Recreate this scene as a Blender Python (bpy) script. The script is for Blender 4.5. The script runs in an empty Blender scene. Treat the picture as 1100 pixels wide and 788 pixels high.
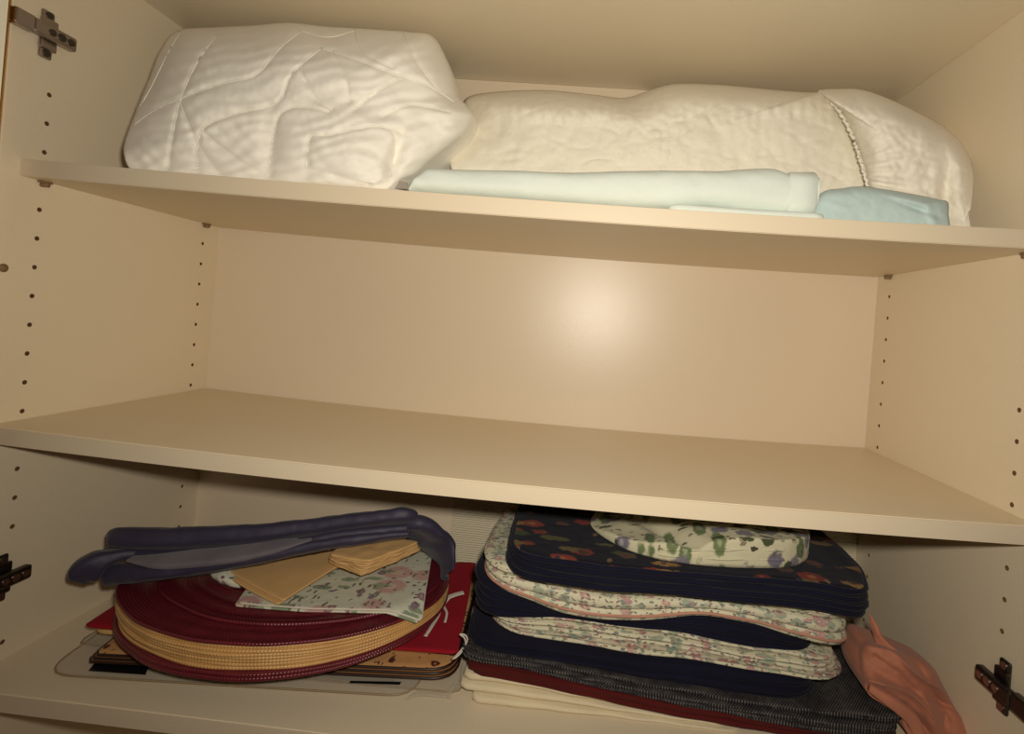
import bpy, bmesh, math, random
import numpy as np
from mathutils import Vector, Matrix, noise

# ------------------------------------------------------------------ camera
# world: x right along the cabinet, y into the cabinet (front edge ~0), z up (upper shelf underside = 0)
CAM = np.array([0.61663, -0.512, -0.10826])
AX, AY, AZ = 0.00406, -0.08147, 0.04727
F, SX, SY = 555.706, 55.658, -51.020
c_, s_ = math.cos, math.sin
RX = np.array([[1, 0, 0], [0, c_(AX), -s_(AX)], [0, s_(AX), c_(AX)]])
RZ = np.array([[c_(AZ), -s_(AZ), 0], [s_(AZ), c_(AZ), 0], [0, 0, 1]])
RY = np.array([[c_(AY), 0, s_(AY)], [0, 1, 0], [-s_(AY), 0, c_(AY)]])
R = RZ @ RX @ RY

def at(px, py, **k):
    """a point seen in the photograph, put on the world plane x=, y= or z="""
    d = R @ np.array([(px - 550 - SX) / F, 1, -(py - 394 - SY) / F])
    a = 'xyz'.index(list(k)[0]); v = list(k.values())[0]
    return CAM + d * (v - CAM[a]) / d[a]

scene = bpy.context.scene
col = scene.collection
cd = bpy.data.cameras.new('camera'); cam = bpy.data.objects.new('camera', cd); col.objects.link(cam)
cd.sensor_fit = 'HORIZONTAL'; cd.sensor_width = 36; cd.lens = 36 * F / 1100
cd.shift_x = -SX / 1100; cd.shift_y = SY / 1100; cd.clip_start = 0.01; cd.clip_end = 50
M = np.eye(4); M[:3, 0] = R[:, 0]; M[:3, 1] = R[:, 2]; M[:3, 2] = -R[:, 1]; M[:3, 3] = CAM
cam.matrix_world = Matrix(M.tolist()); scene.camera = cam
scene.view_settings.view_transform = 'Standard'; scene.view_settings.look = 'None'
scene.view_settings.gamma = 1; scene.view_settings.use_curve_mapping = False
scene.view_settings.exposure = 0.0

W, D = 1.0584, 0.311
FY = -0.009                      # front of the carcass
Z1B, Z1T = 0.0, 0.0186           # upper shelf
Z2B, Z2T = -0.2837, -0.2651      # middle shelf
Z3B, Z3T = -0.5515, -0.5331      # bottom shelf
ZT = 0.2681
def sag1(x): u = min(max(x / W, 0), 1); return 0.0056 * 4 * u * (1 - u)
def sag2(x): u = min(max(x / W, 0), 1); return 0.0083 * 4 * u * (1 - u)

# ------------------------------------------------------------------ materials
def lin(c):
    r = [(v / 255) for v in c]
    return tuple([(v / 12.92 if v <= .04045 else ((v + .055) / 1.055) ** 2.4) for v in r] + [1.0])

class NT:
    def __init__(s, name):
        s.m = bpy.data.materials.new(name); s.m.use_nodes = True
        s.t = s.m.node_tree; s.b = s.t.nodes['Principled BSDF']
    def n(s, typ, **k):
        nd = s.t.nodes.new(typ)
        for a, v in k.items():
            if a in ('ins',):
                for i, w in v.items():
                    if isinstance(w, bpy.types.NodeSocket): s.t.links.new(w, nd.inputs[i])
                    else: nd.inputs[i].default_value = w
            else: setattr(nd, a, v)
        return nd
    def link(s, a, b): s.t.links.new(a, b)
    def math(s, op, a, b=0.0, c=None):
        nd = s.n('ShaderNodeMath', operation=op, ins={0: a, 1: b})
        if c is not None:
            if isinstance(c, bpy.types.NodeSocket): s.link(c, nd.inputs[2])
            else: nd.inputs[2].default_value = c
        return nd.outputs[0]
    def vec(s, op, a, b):
        return s.n('ShaderNodeVectorMath', operation=op, ins={0: a, 1: b}).outputs[0]
    def mix(s, f, a, b):
        nd = s.n('ShaderNodeMix', data_type='RGBA')
        for i, w in ((0, f), (6, a), (7, b)):
            if isinstance(w, bpy.types.NodeSocket): s.link(w, nd.inputs[i])
            else: nd.inputs[i].default_value = w
        return nd.outputs[2]
    def noise(s, v, scale, detail=3, rough=.5):
        return s.n('ShaderNodeTexNoise', ins={'Vector': v, 'Scale': scale, 'Detail': detail, 'Roughness': rough})
    def obj(s): return s.n('ShaderNodeTexCoord').outputs['Object']
    def uv(s): return s.n('ShaderNodeTexCoord').outputs['UV']
    def bump(s, h, dist, strength=1.0, chain=None):
        nd = s.n('ShaderNodeBump', ins={'Height': h, 'Distance': dist, 'Strength': strength})
        if chain is not None: s.link(chain, nd.inputs['Normal'])
        s.link(nd.outputs[0], s.b.inputs['Normal']); return nd.outputs[0]
    def fin(s, colr, rough=.8, spec=.3, sheen=0.0, metal=0.0):
        if isinstance(colr, bpy.types.NodeSocket): s.link(colr, s.b.inputs['Base Color'])
        else: s.b.inputs['Base Color'].default_value = colr
        if isinstance(rough, bpy.types.NodeSocket): s.link(rough, s.b.inputs['Roughness'])
        else: s.b.inputs['Roughness'].default_value = rough
        s.b.inputs['Specular IOR Level'].default_value = spec
        s.b.inputs['Sheen Weight'].default_value = sheen
        s.b.inputs['Metallic'].default_value = metal
        return s.m

def cloth(name, c, var=.08, weave=1400, rough=.9, bump=.0004, sheen=.05, wr=0.0, spec=.15):
    t = NT(name); o = t.obj()
    n1 = t.noise(o, 25, 4).outputs[0]
    c1 = lin(c); c2 = tuple([v * (1 - var * 2.2) for v in c1[:3]] + [1])
    base = t.mix(n1, c2, tuple([min(1, v * (1 + var)) for v in c1[:3]] + [1]))
    n2 = t.noise(o, weave, 2).outputs[0]
    b = t.bump(n2, bump, .5)
    if wr:
        n3 = t.noise(o, 38, 3).outputs[0]; t.bump(n3, wr, .8, b)
    return t.fin(base, rough, spec, sheen)

def laminate(name, c, rough=.42):
    t = NT(name); o = t.obj()
    n1 = t.noise(o, 5, 3).outputs[0]
    c1 = lin(c); base = t.mix(n1, tuple([v * .96 for v in c1[:3]] + [1]), c1)
    n2 = t.noise(o, 520, 2, .6).outputs[0]
    t.bump(n2, .00035, .45)
    n3 = t.noise(o, 900, 1).outputs[0]
    rr = t.math('MULTIPLY_ADD', n3, .16, rough - .08)
    return t.fin(base, rr, .5)

M_LAM = laminate('cream_laminate', (226, 211, 182))
M_BACK = laminate('back_laminate', (223, 206, 180), .33)
M_EDGE = laminate('edge_band', (216, 200, 172), .5)
M_RIB = laminate('ribbed_board', (206, 196, 170), .6)
M_HOLE = cloth('drilled_chipboard', (120, 84, 50))
M_WHITE = cloth('white_cotton', (238, 233, 220), .03, 900, .92, .0005, .1, .0004)
M_SKIRT = cloth('white_stretch_cotton', (234, 227, 210), .03, 700, .92, .0004, .1, .0015)
M_QUILT2 = cloth('cream_cotton', (232, 225, 206), .03, 500, .92, .0008, .1, .0025)
M_THREAD = cloth('white_thread', (236, 232, 216), .02)
M_MINT = cloth('mint_cotton', (216, 224, 214), .03, 1500, .85, .0002, .1, .002)
M_AQUA = cloth('aqua_cotton', (186, 205, 202), .04, 1500, .85, .0002, .1, .002)
M_NAVY = cloth('navy_quilt_cotton', (20, 20, 38), .2, 900, .9, .0004, .05)
M_NAVYC = cloth('navy_polyester', (52, 47, 68), .15, 1300, .55, .0002, .1, .002, .4)
M_LINING = cloth('grey_brushed_lining', (112, 106, 112), .25, 700, .9, .0006, .2)
M_TAN = cloth('tan_linen', (214, 172, 114), .1, 1100, .9, .0004, .05)
M_RED = cloth('red_felt', (152, 24, 38), .1, 900, .95, .0004, .02)
M_DRED = cloth('maroon_woven_cotton', (84, 22, 20), .2, 800, .85, .0006)
M_CREAM = cloth('cream_woven_cotton', (222, 207, 174), .08, 500, .95, .0010)
M_TERRA = cloth('terracotta_cotton', (184, 120, 94), .12, 1200, .85, .0003, .1, .0005)
M_STRING = cloth('white_ribbon', (215, 205, 190))
M_PINK = cloth('pink_binding', (186, 136, 116))
M_GREYL = cloth('grey_label', (150, 142, 132))
M_BLACKP = NT('black_print').fin(lin((14, 14, 18)), .35, .5)
M_DARKEDGE = NT('dark_brown_piping').fin(lin((44, 26, 20)), .4, .5)

def vinyl_sheet():
    t = NT('clear_vinyl_sheet')
    m = t.fin(lin((214, 204, 184)), .3, .5)
    t.b.inputs['Alpha'].default_value = .22
    return m
M_VINYL = vinyl_sheet()
M_VINYLEDGE = NT('vinyl_rim').fin(lin((150, 130, 100)), .35, .5)

def metal(name, c, rough):
    t = NT(name); n = t.noise(t.obj(), 300, 2).outputs[0]; t.bump(n, .0001, .2)
    return t.fin(lin(c), rough, .5, 0, 1.0)
M_STEEL = metal('nickel_steel', (176, 166, 160), .33)
M_STEELD = metal('dark_steel', (96, 90, 86), .4)
M_BRASS = metal('brass_trim', (212, 160, 70), .3)
M_PIN = cloth('brown_plastic_pin', (134, 108, 76), .05, 400, .5)

def braided(name, c, cd):
    """concentric woven vinyl braid: UV.x = ring number, UV.y = stitches round the ring"""
    t = NT(name); uv = t.uv()
    sep = t.n('ShaderNodeSeparateXYZ', ins={0: uv})
    u, v = sep.outputs[0], sep.outputs[1]
    a = t.math('SINE', t.math('MULTIPLY', u, 2 * math.pi))
    k = t.math('SINE', t.math('ADD', t.math('MULTIPLY', v, 2 * math.pi), t.math('MULTIPLY', u, math.pi)))
    h = t.math('ADD', t.math('MULTIPLY', a, .6), t.math('MULTIPLY', k, .5))
    n = t.noise(t.obj(), 60, 2).outputs[0]
    f = t.math('ADD', t.math('MULTIPLY', h, .16), t.math('MULTIPLY', n, .9))
    base = t.mix(f, lin(cd), lin(c))
    t.bump(h, .0005, .7)
    return t.fin(base, .3, .5)
M_BRED = braided('red_vinyl_braid', (120, 38, 48), (84, 24, 32))
M_BGOLD = braided('gold_vinyl_braid', (228, 184, 118), (190, 142, 84))

def grid_woven(name, dark, light, s=520):
    t = NT(name); o = t.obj()
    sep = t.n('ShaderNodeSeparateXYZ', ins={0: o})
    x = t.math('SINE', t.math('MULTIPLY', sep.outputs[0], 2 * math.pi / .0031))
    y = t.math('SINE', t.math('MULTIPLY', sep.outputs[1], 2 * math.pi / .0036))
    z = t.math('SINE', t.math('MULTIPLY', sep.outputs[2], 2 * math.pi / .0036))
    n = t.noise(o, 150, 2).outputs[0]
    p = t.math('MULTIPLY', x, y)
    f = t.math('ADD', t.math('MULTIPLY', p, .5), t.math('ADD', t.math('MULTIPLY', n, .7), t.math('MULTIPLY', z, .12)))
    f = t.n('ShaderNodeMapRange', ins={0: f, 1: .3, 2: .75}).outputs[0]
    t.bump(p, .0006, .8)
    return t.fin(t.mix(f, lin(dark), lin(light)), .8, .2)
M_WOVEN = grid_woven('grey_grid_weave', (30, 29, 34), (104, 99, 94))

def floral(name, base, layers, stretch=(1, 1, 1), rough=.9, seed=0.0):
    """printed cloth: scattered motifs, each a voronoi spot with a wobbly outline"""
    t = NT(name); o = t.obj()
    cur = lin(base) if not isinstance(base, bpy.types.NodeSocket) else base
    nz = t.noise(o, 160, 2).outputs['Color']
    wob = t.vec('MULTIPLY', t.vec('SUBTRACT', nz, (.5, .5, .5)), (.007, .007, .007))
    p0 = t.vec('MULTIPLY', t.vec('ADD', o, wob), stretch)
    for i, (scale, cols, r, prob, st) in enumerate(layers):
        p = t.vec('MULTIPLY', t.vec('ADD', p0, (seed + .137 * i, .21 * i, .31 * i)), st)
        v = t.n('ShaderNodeTexVoronoi', feature='F1', ins={'Vector': p, 'Scale': scale, 'Randomness': .9})
        sc = t.n('ShaderNodeSeparateColor', ins={0: v.outputs['Color']})
        keep = t.math('LESS_THAN', sc.outputs[0], prob)
        m = t.n('ShaderNodeMapRange', ins={0: v.outputs['Distance'], 1: r, 2: r * .8, 3: 0.0, 4: 1.0}).outputs[0]
        f = t.math('MULTIPLY', keep, m)
        cc = t.mix(sc.outputs[1], lin(cols[0]), lin(cols[1]))
        if len(cols) > 2:
            cen = t.n('ShaderNodeMapRange', ins={0: v.outputs['Distance'], 1: r * .45, 2: r * .3, 3: 0.0, 4: 1.0}).outputs[0]
            cc = t.mix(cen, cc, lin(cols[2]))
        cur = t.mix(f, cur, cc)
    n2 = t.noise(o, 1000, 2).outputs[0]; b = t.bump(n2, .0004, .5)
    n3 = t.noise(o, 60, 3).outputs[0]; t.bump(n3, .002, .6, b)
    return t.fin(cur, rough, .15, .05)
PASTEL = [(60, [(150, 158, 134), (168, 172, 150)], .50, .6, (1, 2.4, 1.6)),
          (85, [(190, 150, 140), (170, 134, 134), (206, 180, 160)], .44, .45, (.8, 1, 1.8)),
          (130, [(122, 130, 132), (140, 142, 120)], .42, .5, (1.0, 1, 2.2)),
          (190, [(104, 112, 92), (150, 104, 96), (120, 130, 140)], .36, .42, (.8, 1.8, 1.6))]
M_FLORAL = floral('pastel_floral_quilt', (206, 200, 172), PASTEL)
M_FLORAL2 = floral('pastel_floral_quilt_dense', (180, 170, 146),
                   [(110, [(110, 124, 112), (130, 144, 126)], .5, .6, (.5, 1, 2.4)),
                    (140, [(156, 104, 96), (132, 92, 98)], .48, .55, (.5, 1, 2.4)),
                    (240, [(84, 88, 96), (216, 206, 180)], .45, .6, (.6, 1, 2.4))], seed=1.7)
M_NAPK = floral('floral_napkin_cotton', (206, 206, 184),
                [(22, [(200, 168, 152), (190, 150, 146), (206, 184, 164)], .46, .6, (1, 1, 1)),
                 (30, [(150, 160, 130), (128, 144, 118)], .40, .6, (1, 2.2, 1)),
                 (46, [(150, 112, 116), (120, 116, 132), (186, 158, 134)], .34, .5, (1.3, 1, 1)),
                 (64, [(104, 112, 90), (120, 100, 84)], .28, .5, (2.5, .8, 1)),
                 (90, [(84, 88, 110), (120, 84, 90)], .26, .4, (1, 1.4, 1))], seed=.6)
M_FRUIT = floral('dark_fruit_print', (20, 19, 32),
                 [(24, [(116, 40, 38), (128, 60, 44), (150, 96, 60)], .40, .6, (1, 1.5, 1)),
                  (26, [(150, 112, 62), (54, 70, 44)], .36, .6, (.7, 1.9, 1)),
                  (28, [(40, 50, 38), (104, 66, 58), (80, 34, 46)], .34, .6, (1, 1.6, 1)),
                  (44, [(132, 108, 72), (50, 38, 62)], .24, .4, (1.6, .8, 1))], seed=.35)
M_LEAF = floral('leaf_print_cotton', (196, 190, 160),
                [(26, [(96, 108, 74), (112, 124, 86), (146, 154, 118)], .46, .6, (2.2, .9, 1)),
                 (30, [(112, 106, 118), (128, 122, 128), (160, 152, 156)], .40, .5, (1, 1.6, 1)),
                 (44, [(58, 66, 44), (80, 84, 56)], .34, .55, (.8, 2.2, 1)),
                 (80, [(70, 60, 50), (150, 140, 116)], .3, .5, (1, 2, 1))], seed=2.2)
M_SCROLL = floral('brown_scroll_print', (196, 148, 96),
                  [(60, [(72, 34, 26), (96, 50, 34), (196, 148, 96)], .36, .55, (1, 1, 1)),
                   (95, [(110, 60, 36), (70, 30, 24)], .25, .5, (2.2, .9, 1))], rough=.5, seed=3.1)
M_BROWN = cloth('brown_cork_backed_card', (150, 104, 66), .15, 500, .6)

# ------------------------------------------------------------------ objects
def tag(o, label=None, cat=None, group=None, kind=None):
    if label: o['label'] = label
    if cat: o['category'] = cat
    if group: o['group'] = group
    if kind: o['kind'] = kind
    return o

def empty(name, loc, label, cat, group=None):
    o = bpy.data.objects.new(name, None); col.objects.link(o); o.location = loc; o.empty_display_size = .02
    return tag(o, label, cat, group)

def link(name, verts, faces, mat, parent=None, origin=None, smooth=True, uvs=None, mats=None, midx=None):
    verts = np.array(verts, float)
    if parent is not None: org = np.array(parent['_w'] if '_w' in parent.keys() else parent.location)
    elif origin is not None: org = np.array(origin, float)
    else:
        org = np.array([(verts[:, 0].min() + verts[:, 0].max()) / 2, (verts[:, 1].min() + verts[:, 1].max()) / 2, verts[:, 2].min()])
    me = bpy.data.meshes.new(name)
    me.from_pydata((verts - org).tolist(), [], [tuple(f) for f in faces])
    me.update()
    for m in (mats or [mat]): me.materials.append(m)
    if midx is not None: me.polygons.foreach_set('material_index', midx)
    if smooth: me.polygons.foreach_set('use_smooth', [True] * len(me.polygons))
    if uvs is not None:
        l = me.uv_layers.new(name='uv'); idx = np.zeros(len(me.loops), int); me.loops.foreach_get('vertex_index', idx)
        l.data.foreach_set('uv', np.array(uvs, float)[idx].ravel())
    bm = bmesh.new(); bm.from_mesh(me); bmesh.ops.recalc_face_normals(bm, faces=bm.faces); bm.to_mesh(me); bm.free()
    o = bpy.data.objects.new(name, me); col.objects.link(o)
    WPOS[o.name] = org
    if parent is not None:
        o.parent = parent; o.location = (0, 0, 0)
    else: o.location = org
    return o
WPOS = {}
_link = link
def link(name, verts, faces, mat, parent=None, **k):
    """mesh given in world coordinates; a child's origin is its parent's origin"""
    if parent is not None:
        verts = np.array(verts, float)
        org = WPOS.get(parent.name, np.array(parent.location))
        me_o = _link(name, verts, faces, mat, None, origin=org, **{a: b for a, b in k.items() if a != 'origin'})
        me_o.parent = parent; me_o.location = (0, 0, 0); WPOS[me_o.name] = org
        return me_o
    return _link(name, verts, faces, mat, None, **k)

def box_arrays(x0, x1, y0, y1, z0, z1, bev=.0008):
    bm = bmesh.new(); bmesh.ops.create_cube(bm, size=1)
    for v in bm.verts:
        v.co = Vector(((x0 + x1) / 2 + v.co.x * (x1 - x0), (y0 + y1) / 2 + v.co.y * (y1 - y0), (z0 + z1) / 2 + v.co.z * (z1 - z0)))
    if bev: bmesh.ops.bevel(bm, geom=bm.edges[:] , offset=bev, segments=2, affect='EDGES', profile=.5)
    vs = [tuple(v.co) for v in bm.verts]; fs = [[v.index for v in f.verts] for f in bm.faces]; bm.free()
    return vs, fs

def merge(parts):
    V = []; Fc = []
    for v, f in parts:
        b = len(V); V += [tuple(p) for p in v]; Fc += [[i + b for i in q] for q in f]
    return V, Fc

def tube_arrays(pts, r, seg=8, closed=False):
    pts = [Vector(p) for p in pts]; n = len(pts); V = []; Fc = []
    for i, p in enumerate(pts):
        a = pts[(i - 1) % n] if (closed or i) else p; b = pts[(i + 1) % n] if (closed or i < n - 1) else p
        t = (b - a).normalized(); up = Vector((0, 0, 1)) if abs(t.z) < .9 else Vector((0, 1, 0))
        u = t.cross(up).normalized(); w = u.cross(t)
        rr = r[i] if hasattr(r, '__len__') else r
        for k in range(seg):
            an = 2 * math.pi * k / seg; V.append(tuple(p + (u * math.cos(an) + w * math.sin(an)) * rr))
    for i in range(n if closed else n - 1):
        for k in range(seg):
            j = (i + 1) % n; Fc.append([i * seg + k, i * seg + (k + 1) % seg, j * seg + (k + 1) % seg, j * seg + k])
    if not closed:
        Fc.append(list(range(seg))); Fc.append([(n - 1) * seg + k for k in range(seg)])
    return V, Fc

def cyl_arrays(c, axis, r, h, seg=20):
    c = Vector(c); a = Vector(axis).normalized()
    return tube_arrays([c, c + a * h], r, seg)

def catmull(P, n, closed=True):
    P = np.array(P, float); m = len(P); out = []
    tot = m if closed else m - 1
    for i in range(n):
        u = i * tot / n if closed else i * tot / (n - 1)
        k = min(int(u), tot - 1) if not closed else int(u) % m; t = u - int(u) if closed else u - k
        if closed: p = [P[(k + j) % m] for j in (-1, 0, 1, 2)]
        else: p = [P[min(max(k + j, 0), m - 1)] for j in (-1, 0, 1, 2)]
        out.append(.5 * ((2 * p[1]) + (-p[0] + p[2]) * t + (2 * p[0] - 5 * p[1] + 4 * p[2] - p[3]) * t * t + (-p[0] + 3 * p[1] - 3 * p[2] + p[3]) * t ** 3))
    return np.array(out)

def resample(P, n):
    """closed polyline resampled evenly by length"""
    P = np.array(P); Q = np.vstack([P, P[:1]]); L = np.r_[0, np.cumsum(np.linalg.norm(np.diff(Q, axis=0), axis=1))]
    t = np.linspace(0, L[-1], n + 1)[:-1]
    return np.stack([np.interp(t, L, Q[:, i]) for i in range(Q.shape[1])], 1)

def round_outline(corners, r, n=120):
    """polygon corners (x, y) counter-clockwise, rounded with radius r"""
    C = [np.array(c, float) for c in corners]; m = len(C); pts = []
    rs = r if hasattr(r, '__len__') else [r] * m
    for i in range(m):
        a, b, c = C[i - 1], C[i], C[(i + 1) % m]
        u = (a - b) / np.linalg.norm(a - b); v = (c - b) / np.linalg.norm(c - b)
        k = min(rs[i], .45 * np.linalg.norm(a - b), .45 * np.linalg.norm(c - b))
        p0, p1 = b + u * k, b + v * k
        for t in np.linspace(0, 1, 9): pts.append((1 - t) ** 2 * p0 + 2 * t * (1 - t) * b + t * t * p1)
    return resample(pts, n)

def wobble(out, amp, seed, freq=14):
    c = out.mean(0); o = []
    for p in out:
        d = p - c; k = 1 + amp * noise.noise(Vector((p[0] * freq, p[1] * freq, seed))) / np.linalg.norm(d)
        o.append(c + d * k)
    return np.array(o)

def slab(name, out, zb, zt, mat, parent=None, rings=12, ringw=.0032, disp=None, **k):
    """cloth mat: outline (x, y), underside zb(x,y) and top zt(x,y), half-round rim"""
    n = len(out); c = out.mean(0); V = []; UV = []
    per = np.linalg.norm(np.diff(np.vstack([out, out[:1]]), axis=0), axis=1).sum()
    rad = np.linalg.norm(out - c, axis=1).mean(); nst = round(per / ringw / 1.0)
    Rr = [i / rings for i in range(1, rings + 1)]
    def edge(th): return min(.5 * th, .004)
    def put(s, lvl, shrink):
        for i, p in enumerate(out):
            d = p - c; L = np.linalg.norm(d); q = c + d * s * (1 - shrink / L)
            zb_, zt_ = zb(q[0], q[1]), zt(q[0], q[1]); z = zb_ + (zt_ - zb_) * lvl
            if disp and lvl == 1: z += disp(q[0], q[1], s)
            V.append((q[0], q[1], z)); UV.append((s * rad / ringw, nst * i / n))
    V.append((c[0], c[1], zt(*c))); UV.append((0, 0))
    th = abs(zt(*out[0]) - zb(*out[0])); e = min(.5 * th, .004)
    for s in Rr: put(s, 1, e * s)
    put(1, .86, e * .3); put(1, .5, 0); put(1, .14, e * .3)
    for s in Rr[::-1]: put(s, 0, e * s)
    V.append((c[0], c[1], zb(*c))); UV.append((0, 0))
    tot = 2 * rings + 3; Fc = []
    for i in range(n): Fc.append([0, 1 + i, 1 + (i + 1) % n])
    for j in range(tot - 1):
        for i in range(n):
            a = 1 + j * n + i; b = 1 + j * n + (i + 1) % n; Fc.append([a, a + n, b + n, b])
    l = len(V) - 1; b0 = 1 + (tot - 1) * n
    for i in range(n): Fc.append([l, b0 + (i + 1) % n, b0 + i])
    return link(name, V, Fc, mat, parent, uvs=UV, **k)

def piping(name, out, z, r, mat, parent, inset=0.0, step=1):
    c = out.mean(0); pts = []
    for p in out[::step]:
        d = p - c; q = c + d * (1 - inset / np.linalg.norm(d)); pts.append((q[0], q[1], z(q[0], q[1])))
    V, Fc = tube_arrays(pts, r, 6, True)
    return link(name, V, Fc, mat, parent)

def loft_arrays(path, prof, nseg=28, npath=60, wr=0.0, seed=0, power=3.2):
    """path: centre points; prof per point: (half width, half height, roll) of a superellipse section, width lying across the path in plan"""
    P = catmull(path, npath, False); Q = catmull(prof, npath, False); V = []; Fc = []
    for i in range(npath):
        a = P[max(i - 1, 0)]; b = P[min(i + 1, npath - 1)]; t = Vector(b - a).normalized()
        side = Vector((0, 0, 1)).cross(t).normalized(); up = t.cross(side)
        hw, hh, rl = Q[i]
        u = side * math.cos(rl) + up * math.sin(rl); w = up * math.cos(rl) - side * math.sin(rl)
        for k in range(nseg):
            an = 2 * math.pi * k / nseg; ca, sa = math.cos(an), math.sin(an)
            x = math.copysign(abs(ca) ** (2 / power), ca) * hw; y = math.copysign(abs(sa) ** (2 / power), sa) * hh
            p = Vector(P[i]) + u * x + w * y
            if wr:
                f = noise.noise(Vector((p.x * 30, p.y * 30, p.z * 60 + seed))) + .5 * noise.noise(Vector((p.x * 80, p.y * 80, p.z * 80 + seed)))
                p = p + (u * ca + w * sa) * f * wr
            V.append(tuple(p))
    for i in range(npath - 1):
        for k in range(nseg):
            Fc.append([i * nseg + k, i * nseg + (k + 1) % nseg, (i + 1) * nseg + (k + 1) % nseg, (i + 1) * nseg + k])
    Fc.append(list(range(nseg))); Fc.append([(npath - 1) * nseg + k for k in range(nseg)])
    return V, Fc

# soft bulky bedding: rim seen in the photo put at its depth, front face bulging towards the door, back against the panel
STITCH_R = .0007
def blob(name, rim, cen, yc, yback, mat, parent=None, zmin=None, N=300, MR=80, pw=3.0, stitches=(), bumps=(), gd=.0035, gw=3.2, puff=.004, nz=.0012, extra=None, backs=.9, thread=None):
    rp = catmull([r[:3] for r in rim], N); c = np.array(cen, float)
    S = []
    for s in stitches:
        s = np.array(s, float); S += [(s[i], s[i + 1]) for i in range(len(s) - 1)]
    if S:
        A = np.array([a for a, b in S]); B = np.array([b for a, b in S])
    V = []
    rows = [i / MR for i in range(1, MR + 1)]
    def point(px, py, s, yr):
        g = (1 - s ** pw) ** .5 if s < 1 else 0
        y = yr + (yc - yr) * g
        d = 0.0
        for bx, by, rx, ry, rot, am in bumps:
            ca, sa = math.cos(rot), math.sin(rot); u = ((px - bx) * ca + (py - by) * sa) / rx; v = (-(px - bx) * sa + (py - by) * ca) / ry
            q = u * u + v * v
            if q < 9: d += am * math.exp(-q)
        if S:
            AB = B - A; t = np.clip(((px - A[:, 0]) * AB[:, 0] + (py - A[:, 1]) * AB[:, 1]) / (AB ** 2).sum(1), 0, 1)
            dist = np.sqrt(((A[:, 0] + t * AB[:, 0] - px) ** 2 + (A[:, 1] + t * AB[:, 1] - py) ** 2).min())
            d += -gd * math.exp(-(dist / gw) ** 2) + puff * (1 - math.exp(-dist / 9))
        d += nz * (noise.noise(Vector((px * .06, py * .06, 3.1))) + .6 * noise.noise(Vector((px * .16, py * .16, 7.1))))
        if extra: d += extra(px, py)
        y -= d * min(1, (1 - s) * 8 + .15)
        w = at(px, py, y=y)
        return w
    w = point(c[0], c[1], 0, yc); V.append(w)
    for s in rows:
        for r in rp: V.append(point(c[0] + s * (r[0] - c[0]), c[1] + s * (r[1] - c[1]), s, r[2]))
    rimw = np.array(V[-N:]); cw = rimw.mean(0)
    nb = 12
    for j in range(1, nb + 1):
        u = j / nb
        for q in rimw:
            sh = 1 - (1 - backs) * u ** 2
            V.append(np.array([cw[0] + (q[0] - cw[0]) * sh, q[1] + (yback - q[1]) * (1 - (1 - u) ** 1.6), cw[2] + (q[2] - cw[2]) * (sh if q[2] > cw[2] else 1)]))
    V.append(np.array([cw[0], yback, cw[2]]))
    V = np.array(V)
    if zmin is not None:
        zz = np.array([zmin(x) for x in V[:, 0]]); V[:, 2] = np.maximum(V[:, 2], zz)
    V[:, 1] = np.minimum(V[:, 1], D - .001)
    rowsn = MR + nb; Fc = []
    for i in range(N): Fc.append([0, 1 + i, 1 + (i + 1) % N])
    for j in range(rowsn - 1):
        for i in range(N):
            a = 1 + j * N + i; b = 1 + j * N + (i + 1) % N; Fc.append([a, a + N, b + N, b])
    l = len(V) - 1; b0 = 1 + (rowsn - 1) * N
    for i in range(N): Fc.append([l, b0 + (i + 1) % N, b0 + i])
    o = link(name, V, Fc, mat, parent)
    if thread:
        ra = np.arctan2(rp[:, 1] - c[1], rp[:, 0] - c[0]); rr = np.hypot(rp[:, 0] - c[0], rp[:, 1] - c[1]); od = np.argsort(ra)
        parts = []
        for st in stitches:
            P = catmull(np.array([(a, b) for a, b in st]), 40, False) if len(st) > 2 else np.array([np.array(st[0]) + (np.array(st[1]) - np.array(st[0])) * k / 39 for k in range(40)])
            pts = []
            for q in P:
                a = math.atan2(q[1] - c[1], q[0] - c[0]); k = np.interp(a, ra[od], rr[od], period=2 * math.pi); s0 = math.hypot(q[0] - c[0], q[1] - c[1]) / k
                if s0 > .985: continue
                yr = rp[np.argmin(np.abs(ra - a)), 2]; w_ = point(q[0], q[1], s0, yr)
                if w_[2] > zmin(w_[0]) + .001: pts.append(w_)
            if len(pts) > 4: parts.append(tube_arrays(pts, STITCH_R, 6))
        Vs, Fs = merge(parts); link('stitching', Vs, Fs, thread, o)
    return o

# ------------------------------------------------------------------ the cabinet
ZLOW = -0.86
cab = empty('cabinet', (W / 2, D / 2, ZLOW - .08), 'cream laminate wall cabinet standing open with two shelves across it', 'cabinet')
WPOS['cabinet'] = np.array(cab.location)

def panel(name, x0, x1, y0, y1, z0, z1, mat, parent=cab, bev=.0008, mats=None):
    V, Fc = box_arrays(x0, x1, y0, y1, z0, z1, bev)
    return link(name, V, Fc, mat, parent, smooth=False)

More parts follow.
